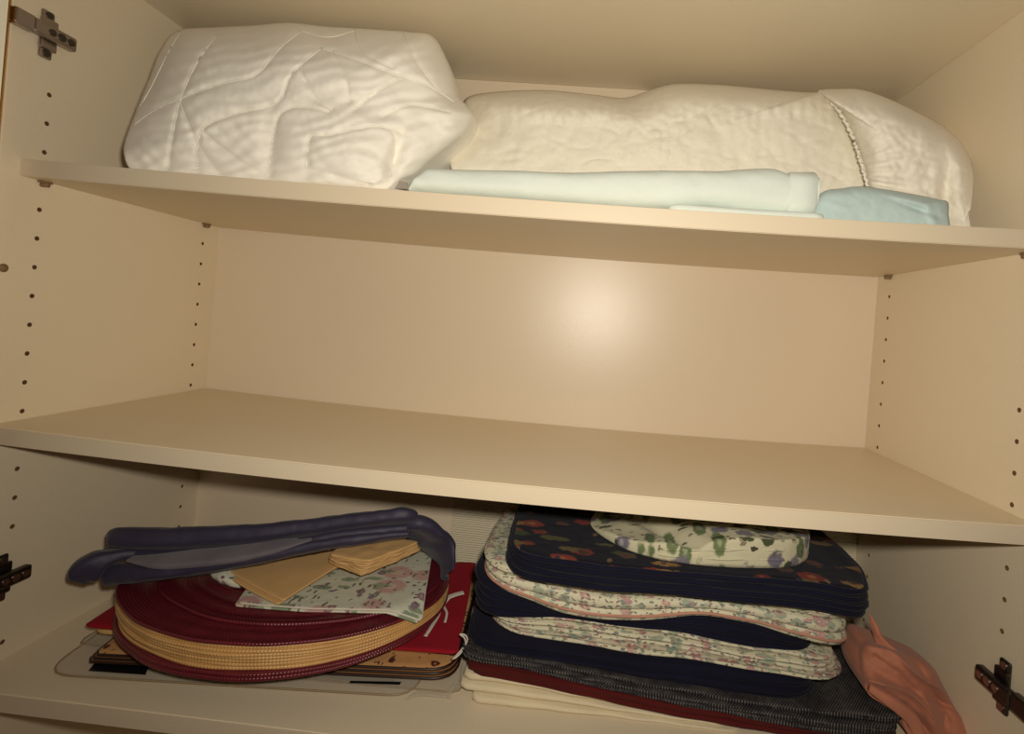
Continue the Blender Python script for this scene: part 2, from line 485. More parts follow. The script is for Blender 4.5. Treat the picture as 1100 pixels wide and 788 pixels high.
def side_panel(x0, x1, xin, holes):
    V, Fc = box_arrays(x0, x1, FY, D + .008, ZLOW - .018, ZT + .018, .0008)
    o = link('side_panel', V, Fc, M_LAM, cab, smooth=False)
    o.data.materials.append(M_HOLE)
    parts = []
    for (y, k) in holes:
        parts.append(cyl_arrays((xin - .009, y, -.032 * k), (1, 0, 0), .0026, .018, 12))
    Vc, Fcc = merge(parts)
    base = WPOS[o.name]
    me = bpy.data.meshes.new('cut'); me.from_pydata([tuple(np.array(v) - base) for v in Vc], [], Fcc); me.materials.append(M_LAM); me.materials.append(M_HOLE)
    me.polygons.foreach_set('material_index', [1] * len(me.polygons))
    bm = bmesh.new(); bm.from_mesh(me); bmesh.ops.recalc_face_normals(bm, faces=bm.faces); bm.to_mesh(me); bm.free()
    c = bpy.data.objects.new('cut', me); col.objects.link(c); c.parent = cab
    bpy.context.view_layer.update()
    md = o.modifiers.new('b', 'BOOLEAN'); md.operation = 'DIFFERENCE'; md.object = c; md.solver = 'EXACT'
    dg = bpy.context.evaluated_depsgraph_get(); nm = bpy.data.meshes.new_from_object(o.evaluated_get(dg))
    o.modifiers.clear(); o.data = nm
    bpy.data.objects.remove(c)
    return o
FH = .0335; RH = .277
lh = [(FH, k) for k in (-7, -3, -2, -1, 1, 2, 3, 4, 5, 6, 7, 8, 10, 11, 12, 16)] + [(RH, k) for k in range(-7, 17) if k not in (0, 9)]
rh = [(FH, k) for k in (-7, -3, -2, -1, 5, 6, 7, 8, 10, 11, 12, 16)] + [(RH, k) for k in range(-7, 17) if k not in (0, 9)]
side_panel(-.018, 0.0, 0.0, lh)
side_panel(W, W + .018, W, rh)
panel('back_panel', 0, W, D, D + .008, ZLOW, ZT, M_BACK, bev=0)
panel('top_panel', 0, W, FY, D, ZT, ZT + .018, M_LAM)
panel('bottom_panel', 0, W, FY, D, ZLOW - .018, ZLOW, M_LAM)
panel('plinth', .0, W, .03, D, ZLOW - .08, ZLOW - .018, M_LAM)
panel('fixed_shelf', 0, W, FY, D, Z3B, Z3T, M_LAM)
# narrow edge banding on the fronts
panel('edge_strip', 0, W, FY - .0012, FY, Z3B + .0006, Z3T - .0006, M_EDGE, bev=0)
for x in (-.018, W): panel('edge_strip', x + .0006, x + .0174, FY - .0012, FY, ZLOW, ZT, M_EDGE, bev=0)

def shelf(yf, zb, zt, sag):
    n = 40; V = []; Fc = []
    prof = [(yf, zb + .0008), (yf, zt - .0008), (yf + .0008, zt), (D - .001, zt), (D - .001, zb), (yf + .0008, zb)]
    for i in range(n + 1):
        x = .0006 + (W - .0012) * i / n
        for y, z in prof: V.append((x, y, z - sag(x)))
    m = len(prof)
    for i in range(n):
        for k in range(m):
            Fc.append([i * m + k, (i + 1) * m + k, (i + 1) * m + (k + 1) % m, i * m + (k + 1) % m])
    Fc.append(list(range(m))[::-1]); Fc.append([n * m + k for k in range(m)])
    o = link('shelf', V, Fc, M_LAM, cab, smooth=False)
    V = []; Fc = []
    for i in range(n + 1):
        x = .0006 + (W - .0012) * i / n
        V += [(x, yf - .001, zb + .0007 - sag(x)), (x, yf - .001, zt - .0007 - sag(x)), (x, yf, zt - .0007 - sag(x)), (x, yf, zb + .0007 - sag(x))]
    for i in range(n):
        for k in range(4): Fc.append([i * 4 + k, i * 4 + (k + 1) % 4, (i + 1) * 4 + (k + 1) % 4, (i + 1) * 4 + k])
    Fc += [[0, 1, 2, 3], [n * 4 + k for k in (3, 2, 1, 0)]]
    e = link('edge_strip', V, Fc, M_EDGE, o, smooth=False)
    return o
shelf(.0125, Z1B, Z1T, sag1); shelf(.0, Z2B, Z2T, sag2)
# shelf pins
for zz in (Z1B, Z2B):
    for x, sg in ((0, 1), (W, -1)):
        for y in (FH, RH):
            a = cyl_arrays((x - sg * .004, y, zz - .004), (sg, 0, 0), .0025, .012, 12)
            b = box_arrays(min(x, x + sg * .008), max(x, x + sg * .008), y - .005, y + .005, zz - .0022, zz - .0003, .0004)
            V, Fc = merge([a, b]); link('shelf_pin', V, Fc, M_PIN, cab)
# ribbed liner board standing against the back of the bottom compartment
V = []; Fc = []; nr = 420
for i in range(nr + 1):
    z = Z3T + .0005 + (.235) * i / nr; y = D - .0022 - .0006 * math.sin(2 * math.pi * z / .0036)
    V += [(.425, y, z), (W - .001, y, z), (.425, D - .0003, z), (W - .001, D - .0003, z)]
for i in range(nr):
    a = i * 4; b = a + 4
    Fc += [[a, a + 1, b + 1, b], [a + 2, b + 2, b + 3, a + 3], [a, b, b + 2, a + 2], [a + 1, a + 3, b + 3, b + 1]]
link('ribbed_liner', V, Fc, M_RIB, cab, smooth=False)
# screw cap on the left side near the front
V, Fc = cyl_arrays((0, .003, -.1), (1, 0, 0), .0045, .0008, 20); link('screw_cap', V, Fc, M_PIN, cab)

def hinge(x, z, sg, dark=False):
    m = M_STEELD if dark else M_STEEL
    X = lambda a, b: (min(x + sg * a, x + sg * b), max(x + sg * a, x + sg * b))
    yc = .0235
    parts = []
    x0, x1 = X(0, .004); parts.append(box_arrays(x0, x1, yc - .0065, yc + .0065, z - .026, z + .026, .002))
    x0, x1 = X(.002, .0065); parts.append(box_arrays(x0, x1, yc - .0085, yc + .0085, z - .017, z + .017, .0015))
    V, Fc = merge(parts); h = link('hinge', V, Fc, m, cab, smooth=False)
    x0, x1 = X(.006, .0145); pa = [box_arrays(x0, x1, .002, .046, z - .0075, z + .0075, .0022)]
    x0, x1 = X(.004, .013); pa.append(box_arrays(x0, x1, -.016, .004, z - .0085, z + .0085, .002))
    V, Fc = merge(pa); link('hinge_arm', V, Fc, m, h, smooth=False)
    sc = [((.0145, .039, z), .0038), ((.0145, .029, z), .0042), ((.0145, .019, z), .0036), ((.004, yc, z + .0205), .0038), ((.004, yc, z - .0205), .0038)]
    for (a, y, zz), r in sc:
        V, Fc = cyl_arrays((x + sg * (a - .001), y, zz), (sg, 0, 0), r, .0018, 18)
        b = X(a + .0003, a + .0011); v2, f2 = box_arrays(b[0], b[1], y - r * .75, y + r * .75, zz - .0005, zz + .0005, 0)
        o = link('screw', V, Fc, M_STEELD if not dark else M_STEEL, h, smooth=False)
    return h
hinge(0, .158, 1); hinge(0, -.437, 1, True); hinge(W, -.433, -1, True)

# the left door, swung open, with a brass edge
th = math.radians(42)
def door_pt(u, v, z):      # u along the door from the hinge edge outwards, v thickness outwards (left)
    return (.0125 - u * math.sin(th) - v * math.cos(th), -.021 - u * math.cos(th) + v * math.sin(th), z)
def door_box(u0, u1, v0, v1, z0, z1, name, mat, par):
    V, Fc = box_arrays(u0, u1, v0, v1, z0, z1, .0008)
    V = [door_pt(*p) for p in V]; return link(name, V, Fc, mat, par, smooth=False)
dp = door_box(.0012, .50, 0, .018, ZLOW, ZT + .01, 'door', laminate('white_door_gloss', (246, 238, 212), .3), cab)
door_box(0, .0016, 0, .0185, ZLOW, ZT + .01, 'brass_edge', M_BRASS, dp)

# ------------------------------------------------------------------ top shelf
z1top = lambda x: Z1T - sag1(x) + .0006
def sc(L, ox, oy, k): return [(ox + x / k, oy + y / k) for x, y in L]
Q = lambda *L: sc(L, 120, 0, 2.75)
st1 = [Q((45, 385), (120, 330), (205, 290), (330, 245), (425, 222), (500, 140), (560, 92)),
       Q((165, 500), (180, 400), (205, 290), (250, 190), (310, 105)),
       Q((250, 505), (265, 385), (370, 335), (490, 302), (530, 220), (620, 142)),
       Q((265, 385), (340, 450), (455, 528)), Q((460, 525), (478, 400), (500, 335), (560, 315), (640, 330)),
       Q((575, 520), (585, 405), (640, 400), (780, 372), (880, 400)),
       Q((205, 90), (160, 170), (110, 270), (60, 350)), Q((200, 300), (250, 420), (320, 520)),
       Q((620, 142), (720, 175), (840, 220), (930, 250), (1010, 300)), Q((720, 322), (790, 265), (860, 230)),
       Q((655, 150), (690, 230), (700, 300)), Q((555, 205), (600, 290), (650, 322)), Q((720, 85), (740, 150), (830, 200)),
       Q((860, 95), (900, 180), (960, 260)), Q((800, 345), (880, 310), (1000, 330)), Q((600, 500), (690, 530), (760, 545)),
       Q((820, 540), (840, 440), (830, 380)), Q((560, 92), (640, 110), (720, 90))]
rim1 = [(133, 166, .03), (134, 150, .05), (147, 115, .07), (160, 84, .09), (172, 54, .11), (190, 33, .14), (230, 29, .15), (270, 27, .15), (310, 24, .15),
        (350, 28, .15), (400, 31, .15), (440, 34, .15), (464, 38, .15), (478, 60, .15), (487, 85, .14), (491, 102, .13), (500, 112, .12), (508, 122, .11), (507, 133, .11), (498, 146, .1),
        (480, 160, .09), (462, 174, .08), (446, 188, .07), (432, 192, .05), (424, 197, .04), (415, 204, .035), (400, 206, .03), (340, 204, .03), (280, 200, .03), (220, 196, .03), (160, 190, .03), (140, 182, .03)]
bumps1 = [(370, 165, 66, 44, .25, .016), (300, 75, 90, 40, .2, .006), (462, 128, 40, 14, .9, -.008), (405, 118, 60, 12, .3, -.007), (290, 150, 12, 40, .05, -.005),
          (425, 168, 8, 30, .3, -.010), (455, 78, 30, 22, .5, .008), (200, 120, 50, 45, 0, .008), (480, 130, 16, 14, .2, .006)]
def diag(px, py):
    n0 = noise.noise(Vector((px * .02, py * .02, 8)))
    m = .5 + .5 * noise.noise(Vector((px * .03, py * .03, 12)))
    return .0009 * m * math.sin((px * .55 - py * .62) * .42 + 5 * n0) + .0005 * math.sin((px * .2 + py * .9) * .5 + 6 * n0)
pad = empty('mattress_pad', (.24, .12, z1top(.24)), 'thick white chevron quilted mattress pad bundled at the left of the top shelf', 'mattress pad')
WPOS[pad.name] = np.array(pad.location)
blob('quilted_cover', rim1, (320, 112), .028, .255, M_WHITE, pad, z1top, 340, 96, 3.0, [[tuple(q) for q in catmull(np.array(z_, float), 3 * len(z_), False)] for z_ in st1], bumps1, .0014, 2.4, .0022, .0007, extra=diag, backs=.82, thread=M_THREAD)
lb = [at(425, 193, y=.045), at(438, 196, y=.045), at(438, 203, y=.045), at(424, 202, y=.045)]
V = []
for p in lb: V.append(p)
for p in lb: V.append(p + np.array([0, .0012, 0]))
for v in V: v[2] = max(v[2], z1top(v[0]))
link('care_label', V, [[0, 1, 2, 3], [7, 6, 5, 4], [0, 4, 5, 1], [1, 5, 6, 2], [2, 6, 7, 3], [3, 7, 4, 0]], M_GREYL, pad, smooth=False)

# fitted pad with quilted top and gathered skirt
random.seed(3)
def vermicelli(px, py):
    a = abs(noise.noise(Vector((px * .035, py * .05, 1.3)))) ; b = abs(noise.noise(Vector((px * .06, py * .03, 5.3))))
    return .0016 * min(a * 4, 1) + .0014 * min(b * 4, 1) + .0012 * math.sin(px * .55 + 2 * noise.noise(Vector((px * .03, py * .03, 2)))) * math.exp(-((py - 112) / 16) ** 2)
rim2 = [(484, 178, .12), (488, 150, .17), (496, 120, .21), (503, 104, .24), (540, 98, .25), (590, 97, .25), (640, 102, .25), (672, 105, .25), (700, 96, .24), (724, 90, .24), (760, 90, .24), (800, 93, .24), (840, 97, .215),
        (872, 99, .2), (893, 99, .183), (912, 118, .161), (926, 150, .140), (936, 180, .124), (940, 204, .114), (915, 210, .118), (880, 214, .118), (820, 218, .118), (740, 212, .118), (640, 206, .118), (560, 200, .118), (500, 194, .118)]
fit = empty('fitted_mattress_pad', (.72, .18, z1top(.7)), 'cream fitted mattress pad with gathered elastic skirt folded behind the mint sheet', 'mattress pad')
WPOS[fit.name] = np.array(fit.location)
bumps2 = [(600, 120, 70, 10, .05, .006), (690, 108, 30, 12, -.3, -.008), (780, 108, 90, 10, .05, .004), (850, 140, 60, 40, .3, .004), (720, 160, 60, 30, 0, .005)]
blob('quilted_top', rim2, (710, 155), .115, .30, M_QUILT2, fit, z1top, 300, 80, 5.0, (), bumps2, nz=.0016, extra=vermicelli)
gl = [(880, 98), (900, 118), (915, 145), (924, 172), (932, 200)]
def gath(px, py):
    G = np.array(gl, float); dd = np.sqrt(((G - (px, py)) ** 2).sum(1)).min()
    ang = math.atan2(py - 190, px - 880); r = math.hypot(px - 880, py - 190)
    return .0022 * math.sin(ang * 40 + 3 * noise.noise(Vector((px * .02, py * .02, 0)))) * math.exp(-max(0, px - (878 + (py - 95) * .52)) / 60) + .003 * noise.noise(Vector((px * .05, py * .02, 9)))
rim3 = [(880, 98, .185), (905, 95, .185), (925, 96, .185), (950, 104, .185), (985, 120, .2), (1015, 137, .18), (1032, 152, .16), (1042, 170, .13), (1046, 188, .1), (1045, 210, .08), (1041, 232, .06), (1040, 250, .05), (1005, 250, .05),
        (1000, 225, .07), (960, 213, .09), (936, 206, .1), (929, 180, .12), (918, 150, .14), (900, 118, .165)]
blob('gathered_skirt', rim3, (985, 165), .075, .295, M_SKIRT, fit, z1top, 260, 70, 4.5, (), [(1015, 205, 8, 40, .1, -.008), (960, 150, 30, 25, .5, .006), (1030, 200, 9, 40, 0, .006)], nz=.002, extra=gath)
# ruched elastic line
rp = []
for i, p in enumerate(catmull(gl, 70, False)):
    rp.append(at(p[0] + .8 * math.sin(i * 1.4), p[1], y=.080 + (.17 - .080) * (1 - i / 69) ** 2.6))
V, Fc = tube_arrays(rp, [.0018 + .0006 * math.sin(i * 2.1) for i in range(70)], 8)
link('elastic_seam', V, Fc, M_SKIRT, fit)

# mint sheet: a lower leaf and a fat fold over it
mint = empty('folded_sheet', (.63, .07, z1top(.63)), 'pale mint folded bed sheet with a hemmed end lying along the top shelf front', 'bed sheet')
WPOS[mint.name] = np.array(mint.location)
def mint_fold():
    n = 110; m = 40; V = []; Fc = []
    top = [(438, 199), (446, 186), (455, 178), (470, 176.5), (520, 178), (600, 181), (660, 182), (720, 180), (780, 181), (812, 180), (838, 176.5), (848, 176), (855, 181.5), (866, 180.5), (876, 180.5), (881, 184)]
    bot = [(438, 204), (446, 205), (455, 206), (470, 207), (520, 210), (600, 216), (660, 219.5), (720, 217), (780, 224), (830, 229), (860, 231.5), (876, 231), (881, 226)]
    T = catmull(top, n, False); B = catmull(bot, n, False)
    for i in range(n):
        yf = .034; a = at(*T[i], y=yf); b = at(*B[i], y=yf); x = (a[0] + b[0]) / 2
        zt = a[2]; zb = max(b[2], z1top(x)); h = max(zt - zb, .004); dep = .075
        for k in range(m):
            an = 2 * math.pi * k / m; ca, sa = math.cos(an), math.sin(an)
            yy = yf + dep / 2 - math.copysign(abs(ca) ** .55, ca) * dep / 2
            zz = zb + h / 2 + math.copysign(abs(sa) ** .8, sa) * h / 2
            ww = .0018 * noise.noise(Vector((x * 18, zz * 60, 2))) + .001 * noise.noise(Vector((x * 55 + zz * 120, zz * 40, 2)))
            if i < 22: ww += .002 * math.sin(zz * 190 + x * 260) * (1 - i / 22)
            if 93 < i < 95: ww -= .0012
            V.append((x, yy - ww * ca, zz + ww * .3))
    V[:] = [(x, y, max(z, z1top(x))) for x, y, z in V]
    for i in range(n - 1):
        for k in range(m): Fc.append([i * m + k, i * m + (k + 1) % m, (i + 1) * m + (k + 1) % m, (i + 1) * m + k])
    Fc.append(list(range(m))); Fc.append([(n - 1) * m + k for k in range(m)])
    return V, Fc
V, Fc = mint_fold(); link('folded_layer', V, Fc, M_MINT, mint)
ol = round_outline([(.69, .028), (.852, .03), (.86, .105), (.69, .105)], .01, 90)
slab('under_layer', ol, lambda x, y: z1top(x), lambda x, y: z1top(x) + .009, M_MINT, mint)
# hem: narrow raised band near the right end
Vb = []; Fb = []; mm = 20
for j, pxx in enumerate((851, 853, 879, 881)):
    for k in range(mm):
        u = k / (mm - 1); a = at(pxx, 181.5, y=.034); b = at(pxx, 230.5, y=.034)
        z = a[2] + (max(b[2], z1top(a[0])) - a[2]) * u; cu = 2 * u - 1
        y = .034 + .012 * abs(cu) ** 4.5 - (.0016 if j in (1, 2) else -.001)
        Vb.append((a[0], y, z))
for j in range(3):
    for k in range(mm - 1): Fb.append([j * mm + k, j * mm + k + 1, (j + 1) * mm + k + 1, (j + 1) * mm + k])
nb_ = len(Vb)
Vb += [(x, y + .003, z) for x, y, z in Vb]
Fb += [[i + nb_ for i in f[::-1]] for f in Fb[:]]
link('hem_band', Vb, Fb, M_MINT, mint)

# aqua pillowcase
rim4 = [(872, 242, .05), (874, 222, .055), (884, 206, .06), (905, 202, .06), (925, 200, .06), (950, 203, .06), (985, 209, .06), (1008, 214, .06), (1018, 217, .056), (1019, 230, .05), (1017, 248, .045), (980, 246, .045), (920, 242, .045)]
blob_a = blob('pillowcase', rim4, (945, 225), .040, .074, M_AQUA, None, z1top, 160, 40, 4.0,
     (), [(985, 224, 26, 3, .35, -.003), (1000, 232, 5, 12, -.5, .003), (975, 214, 26, 4, .25, .003), (905, 222, 14, 4, .2, .0015)], nz=.0008)
tag(blob_a, 'aqua folded pillowcase tucked under the gathered pad skirt at the right of the top shelf', 'pillowcase')

# ------------------------------------------------------------------ bottom shelf, right pile
XI = [.52, .57, .71, .856, .93]
IFACE = {  # heights of the meeting faces between kinds of mats
    'i0': [Z3T + .0006] * 5,
    'i1': [-.506, -.507, -.520, -.5275, -.5285],
    'i2': [-.494, -.494, -.507, -.5155, -.5175],
    'i3': [-.482, -.482, -.487, -.492, -.494],
    'i4': [-.466, -.465, -.468, -.472, -.478],
    'i5': [-.452, -.443, -.436, -.443, -.456],
    'i6': [-.405, -.410, -.423, -.424, -.438],
    'i7': [-.383, -.383, -.386, -.388, -.398],
    'i8': [-.357, -.357, -.360, -.356, -.362]}
EDGE = {'i3': [(582, 712.5), (658, 728), (740, 741), (805, 752), (845, 757)],
        'i4': [(589, 700), (658, 709), (699, 714), (760, 719), (805, 726), (860, 733)],
        'i5': [(566, 671), (598, 670), (645, 675), (693, 680), (740, 687), (805, 699), (860, 705)],
        'i6': [(565, 645), (585, 653), (610, 662), (650, 668), (700, 667.5), (747, 662), (775, 664), (810, 671), (850, 683)],
        'i7': [(580, 615), (645, 624.6), (700, 628), (740, 631.6), (795, 639), (870, 647)]}
def iface(k):
    if k in EDGE:
        P = [at(px, py, y=.056) for px, py in EDGE[k]]
        ctl = [[XI[0] - .02, IFACE[k][0]]] + [[p[0], p[2]] for p in P] + [[.95, IFACE[k][-1]]]
    else: ctl = [[a, b] for a, b in zip(XI, IFACE[k])]
    sp = catmull(np.array(ctl), 90, False)
    return lambda x, y: float(np.interp(x, sp[:, 0], sp[:, 1]))
def pile(n, lo, hi, corners, r, name, mats, labels, cat, group, jit=.004, rings=10, jx=0.0, pipe=None, seed=0, seg=120, plist=None):
    a, b0_ = iface(lo), iface(hi); out = []
    b = lambda x, y: max(b0_(x, y), a(x, y) + .002 * n)
    rnd = random.Random(seed)
    for i in range(n):
        cs = []
        dx, dy, an = rnd.uniform(-jit, jit) + jx * i, rnd.uniform(-jit, jit) * .8, rnd.uniform(-.008, .008)
        cx = sum(c[0] for c in corners) / len(corners); cy = sum(c[1] for c in corners) / len(corners)
        for x, y in corners:
            u, v = x - cx, y - cy; cs.append((cx + u * math.cos(an) - v * math.sin(an) + dx, cy + u * math.sin(an) + v * math.cos(an) + dy))
        ol = wobble(round_outline(cs, r, seg), .003, seed + i * 1.7, 22); ol[:, 1] = np.minimum(ol[:, 1], D - .005)
        f0, f1 = i / n, (i + .93) / n
        def rip(x, y, i=i):
            return .0006 * noise.noise(Vector((x * 40, y * 40, seed)))
        zb = lambda x, y, f=f0: a(x, y) + (b(x, y) - a(x, y)) * f + .0003
        zt = lambda x, y, f=f1: a(x, y) + (b(x, y) - a(x, y)) * f
        m = mats[i % len(mats)] if not isinstance(mats, dict) else mats.get(i, mats['d'])
        o = slab(name, ol, zb, zt, m, None, rings)
        tag(o, labels[i] if i < len(labels) else labels[-1], cat, group if n > 1 else None)
        if plist and i in plist:
            pr, pm = plist[i]
            piping('binding', ol, lambda x, y: (zb(x, y) + zt(x, y)) / 2, pr, pm, o)
        out.append((o, ol, zt))
    return out
# cream woven cloths at the bottom
for i, (dx, dy) in enumerate([(0.016, -.004), (0, 0), (.004, .004)]):
    cs = [(.505 + dx, .056 + dy), (.80 + dx, .058 + dy), (.83 + dx, .29), (.53 + dx, .29)]
    ol = wobble(round_outline(cs, .012, 130), .003, i * 2.3, 30); a, b = iface('i0'), iface('i1')
    o = slab('folded_napkin', ol, lambda x, y, i=i: a(x, y) + (b(x, y) - a(x, y)) * i / 3 + .0003, lambda x, y, i=i: a(x, y) + (b(x, y) - a(x, y)) * (i + .9) / 3, M_CREAM, None, 10)
    tag(o, ['lowest cream woven cloth lying on the shelf under the mat pile', 'middle one of three cream woven cloths under the mat pile', 'top cream woven cloth directly under the maroon mats'][i], 'cloth', 'cream cloths under the mat pile')
pile(2, 'i1', 'i2', [(.515, .052), (.955, .048), (.965, .285), (.53, .285)], .015, 'table_mat', [M_DRED], ['maroon woven mat lying on the cream cloths', 'maroon woven mat just below the grey grid mats'], 'placemat', 'maroon mats', seed=2)
# grey woven mats run further right and sag to the shelf beyond the pile
w3 = pile(3, 'i2', 'i3', [(.503, .062), (.985, .047), (.975, .275), (.515, .29)], .03, 'woven_placemat', [M_WOVEN],
     ['lowest grey grid-woven placemat resting on the maroon mats', 'middle grey grid-woven placemat in the mat pile', 'topmost grey grid-woven placemat sticking out right below navy mats'], 'placemat', 'grey grid-woven placemats', seed=4, rings=24)
pile(4, 'i3', 'i4', [(.505, .062), (.905, .062), (.915, .285), (.51, .285)], .05, 'quilted_placemat', [M_NAVY], ['navy quilted placemat between grey woven mats and the thin floral mats'], 'placemat', 'lower navy quilted placemats', seed=6)
pile(8, 'i4', 'i5', [(.527, .078), (.925, .060), (.945, .28), (.535, .285)], [.05, .05, .03, .03], 'quilted_placemat', [M_FLORAL2, M_FLORAL], ['thin floral quilted placemat in the lower floral stack between two navy stacks'], 'placemat', 'lower floral quilted placemats', seed=8, jit=.006)
pile(4, 'i5', 'i6', [(.505, .070), (.898, .060), (.908, .285), (.512, .29)], .05, 'quilted_placemat', [M_NAVY], ['navy quilted placemat between the two floral stacks'], 'placemat', 'middle navy quilted placemats', seed=10)
pile(3, 'i6', 'i7', [(.516, .058), (.932, .052), (.945, .28), (.522, .29)], [.06, .05, .05, .05], 'quilted_placemat', [M_FLORAL],
     ['lowest pastel floral quilted placemat with pink binding below the fruit mats', 'middle pastel floral quilted placemat of the upper floral stack', 'top pastel floral quilted placemat directly under navy fruit-print mats'], 'placemat', 'upper floral quilted placemats', seed=12, jit=.003,
     plist={0: (.0016, M_PINK), 2: (.0016, M_FLORAL)})
fr = pile(4, 'i7', 'i8', [(.549, .036), (.930, .040), (.955, .11), (.955, .285), (.545, .285)], [.05, .03, .03, .03, .04], 'quilted_placemat', {3: M_FRUIT, 'd': M_NAVY},
     ['lowest navy-backed quilted placemat above the floral ones', 'second navy-backed quilted placemat in the top stack', 'navy-backed quilted placemat just under the fruit-print top mat', 'navy quilted placemat printed with red and gold fruit, top of the pile'], 'placemat', 'navy fruit-print placemats', seed=14, jit=.002,
     plist={i: (.0032, M_NAVY) for i in range(4)}, rings=20)
# leaf-print cloth folded on top
z8 = iface('i8')
ol = catmull(np.array([(.640, .135), (.672, .082), (.72, .058), (.785, .052), (.845, .060), (.878, .080), (.896, .115), (.90, .2), (.88, .26), (.72, .26), (.66, .2)]), 140)
zt9 = lambda x, y: z8(x, y) + .003 + .030 * min(1, max(0, (x - .64) / .16)) ** .8 * (1 - .15 * max(0, (x - .8) / .1))
o = slab('folded_tablecloth', ol, lambda x, y: z8(x, y) + .0012, lambda x, y: zt9(x, y) + .003 * noise.noise(Vector((x * 28, y * 28, 4))) - .010 * math.exp(-((x - .735 + (y - .08) * .6) / .012) ** 2), M_LEAF, None, 26)
tag(o, 'white cotton cloth with green leaf print folded on top of the fruit mats', 'tablecloth')
for k_, (rr_, col_) in enumerate(((.3, 0), (.62, 0))):
    pts = []
    for i in range(40):
        x = .668 + (.885 - .668) * i / 39; yy = np.interp(x, [.668, .72, .785, .845, .885], [.086, .058, .052, .060, .092])
        pts.append((x, yy - .0006, z8(x, yy) + .001 + (zt9(x, yy) - z8(x, yy)) * rr_))
    V, Fc = tube_arrays(pts, .0014, 6); link('folded_edge', V, Fc, M_LEAF, o)

# terracotta cloth slumped between the pile and the right side
def terr_folds(px, py):
    t_ = (px - 930) * -.62 + (py - 690) * .78; u_ = (px - 930) * .78 + (py - 690) * .62
    ph = t_ * .085 + 1.5 * noise.noise(Vector((px * .018, py * .018, 4))) + .006 * u_
    return .011 * (1 - abs(math.sin(ph * 1.3))) ** 2 - .004 * abs(math.sin(ph * .5 + 1))
terr = empty('crumpled_cloth', (1.0, .12, Z3T + .0006), 'terracotta cotton cloth crumpled between the mat pile and right cabinet side', 'cloth')
WPOS[terr.name] = np.array(terr.location)
zf3 = lambda x: Z3T + .0006
rim5 = [(924, 700, .09), (930, 690, .09), (950, 692, .1), (975, 699, .11), (1000, 714, .1), (1012, 734, .095), (1024, 757, .09), (1036, 776, .08), (1040, 800, .06), (1010, 806, .05), (982, 796, .05), (970, 772, .055), (948, 756, .06), (932, 744, .065), (926, 722, .075)]
blob('crumpled_body', rim5, (985, 745), .062, .14, M_TERRA, terr, zf3, 220, 60, 3.0,
     [[(940, 705), (965, 722), (990, 750), (1010, 785)], [(985, 712), (1000, 740), (1022, 772)], [(940, 745), (975, 758), (1000, 790)], [(1000, 752), (1016, 765), (1012, 790)]],
     [(955, 740, 40, 6, .7, .008), (1000, 770, 8, 25, -.4, .008), (960, 715, 30, 10, .5, .006), (1008, 752, 18, 4, .5, -.008), (990, 735, 22, 4, .8, -.005)], .003, 3.5, .002, .001, extra=terr_folds, backs=.8)
V, Fc = loft_arrays([at(934, 657, y=.10), at(939, 672, y=.095), at(944, 686, y=.09), at(956, 702, y=.085), at(968, 716, y=.08)], [(.0008, .0008, .2), (.0014, .0035, .2), (.002, .0055, .2), (.003, .009, .2), (.003, .012, .2)], 20, 40, .0016)
link('upright_corner', V, Fc, M_TERRA, terr)
V, Fc = loft_arrays([at(934, 738, y=.06), at(955, 752, y=.055), at(978, 770, y=.052), at(988, 790, y=.05), at(998, 806, y=.05)], [(.004, .004, 0), (.006, .006, 0), (.006, .007, 0), (.006, .006, 0), (.005, .005, 0)], 18, 40, .001)
link('rolled_edge', V, Fc, M_TERRA, terr)

# ------------------------------------------------------------------ bottom shelf, left pile
F0 = Z3T + .0004
def flat(z): return lambda x, y: z
# see-through vinyl mats with black bars
def vinyl(corners, z, label, bars, r=.022):
    ol = round_outline(corners, r, 120)
    o = slab('vinyl_placemat', ol, flat(z), flat(z + .0012), M_VINYL, None, 8); tag(o, label, 'placemat', 'clear vinyl placemats')
    piping('rim', ol, lambda x, y: z + .0008, .0009, M_VINYLEDGE, o)
    for q in bars:
        V = [(x, y, z + .0014) for x, y in q] + [(x, y, z + .00165) for x, y in q]
        link('black_bar', V, [[0, 1, 2, 3], [7, 6, 5, 4], [0, 4, 5, 1], [1, 5, 6, 2], [2, 6, 7, 3], [3, 7, 4, 0]], M_BLACKP, o, smooth=False)
    return o
vinyl([(.118, .050), (.508, .064), (.49, .28), (.09, .25)], F0, 'undermost clear vinyl placemat, its corner showing right of the others', [], .012)
vinyl([(.050, .070), (.43, .058), (.44, .29), (.06, .29)], F0 + .002, 'middle clear vinyl placemat whose left corner lies furthest back', [], .01)
vinyl([(.066, .016), (.462, .046), (.44, .27), (.045, .235)], F0 + .004, 'top clear vinyl placemat with a black bar at its left front corner',
      [[(.108, .027), (.169, .031), (.160, .047), (.102, .041)], [(.385, .0535), (.440, .060), (.440, .0645), (.385, .057)]], .03)
# folded bit of vinyl at the right
V, Fc = loft_arrays([at(436, 751, z=F0 + .002), at(450, 744, z=F0 + .005), at(470, 745, z=F0 + .004), at(484, 749, z=F0 + .002)], [(.001, .001, 0), (.004, .0012, 0), (.004, .0012, 0), (.001, .001, 0)], 12, 30)
o = link('plastic_wrapper', *merge([(V, Fc), loft_arrays([at(482, 749, z=F0 + .003), at(486, 737, z=F0 + .007), at(497, 733, z=F0 + .008), at(499, 712, z=F0 + .012)], [(.002, .001, 0), (.003, .001, 0), (.005, .001, 0), (.003, .001, 0)], 12, 30)]), M_VINYL)
tag(o, 'small crumpled clear plastic wrapper between the two piles', 'wrapper')

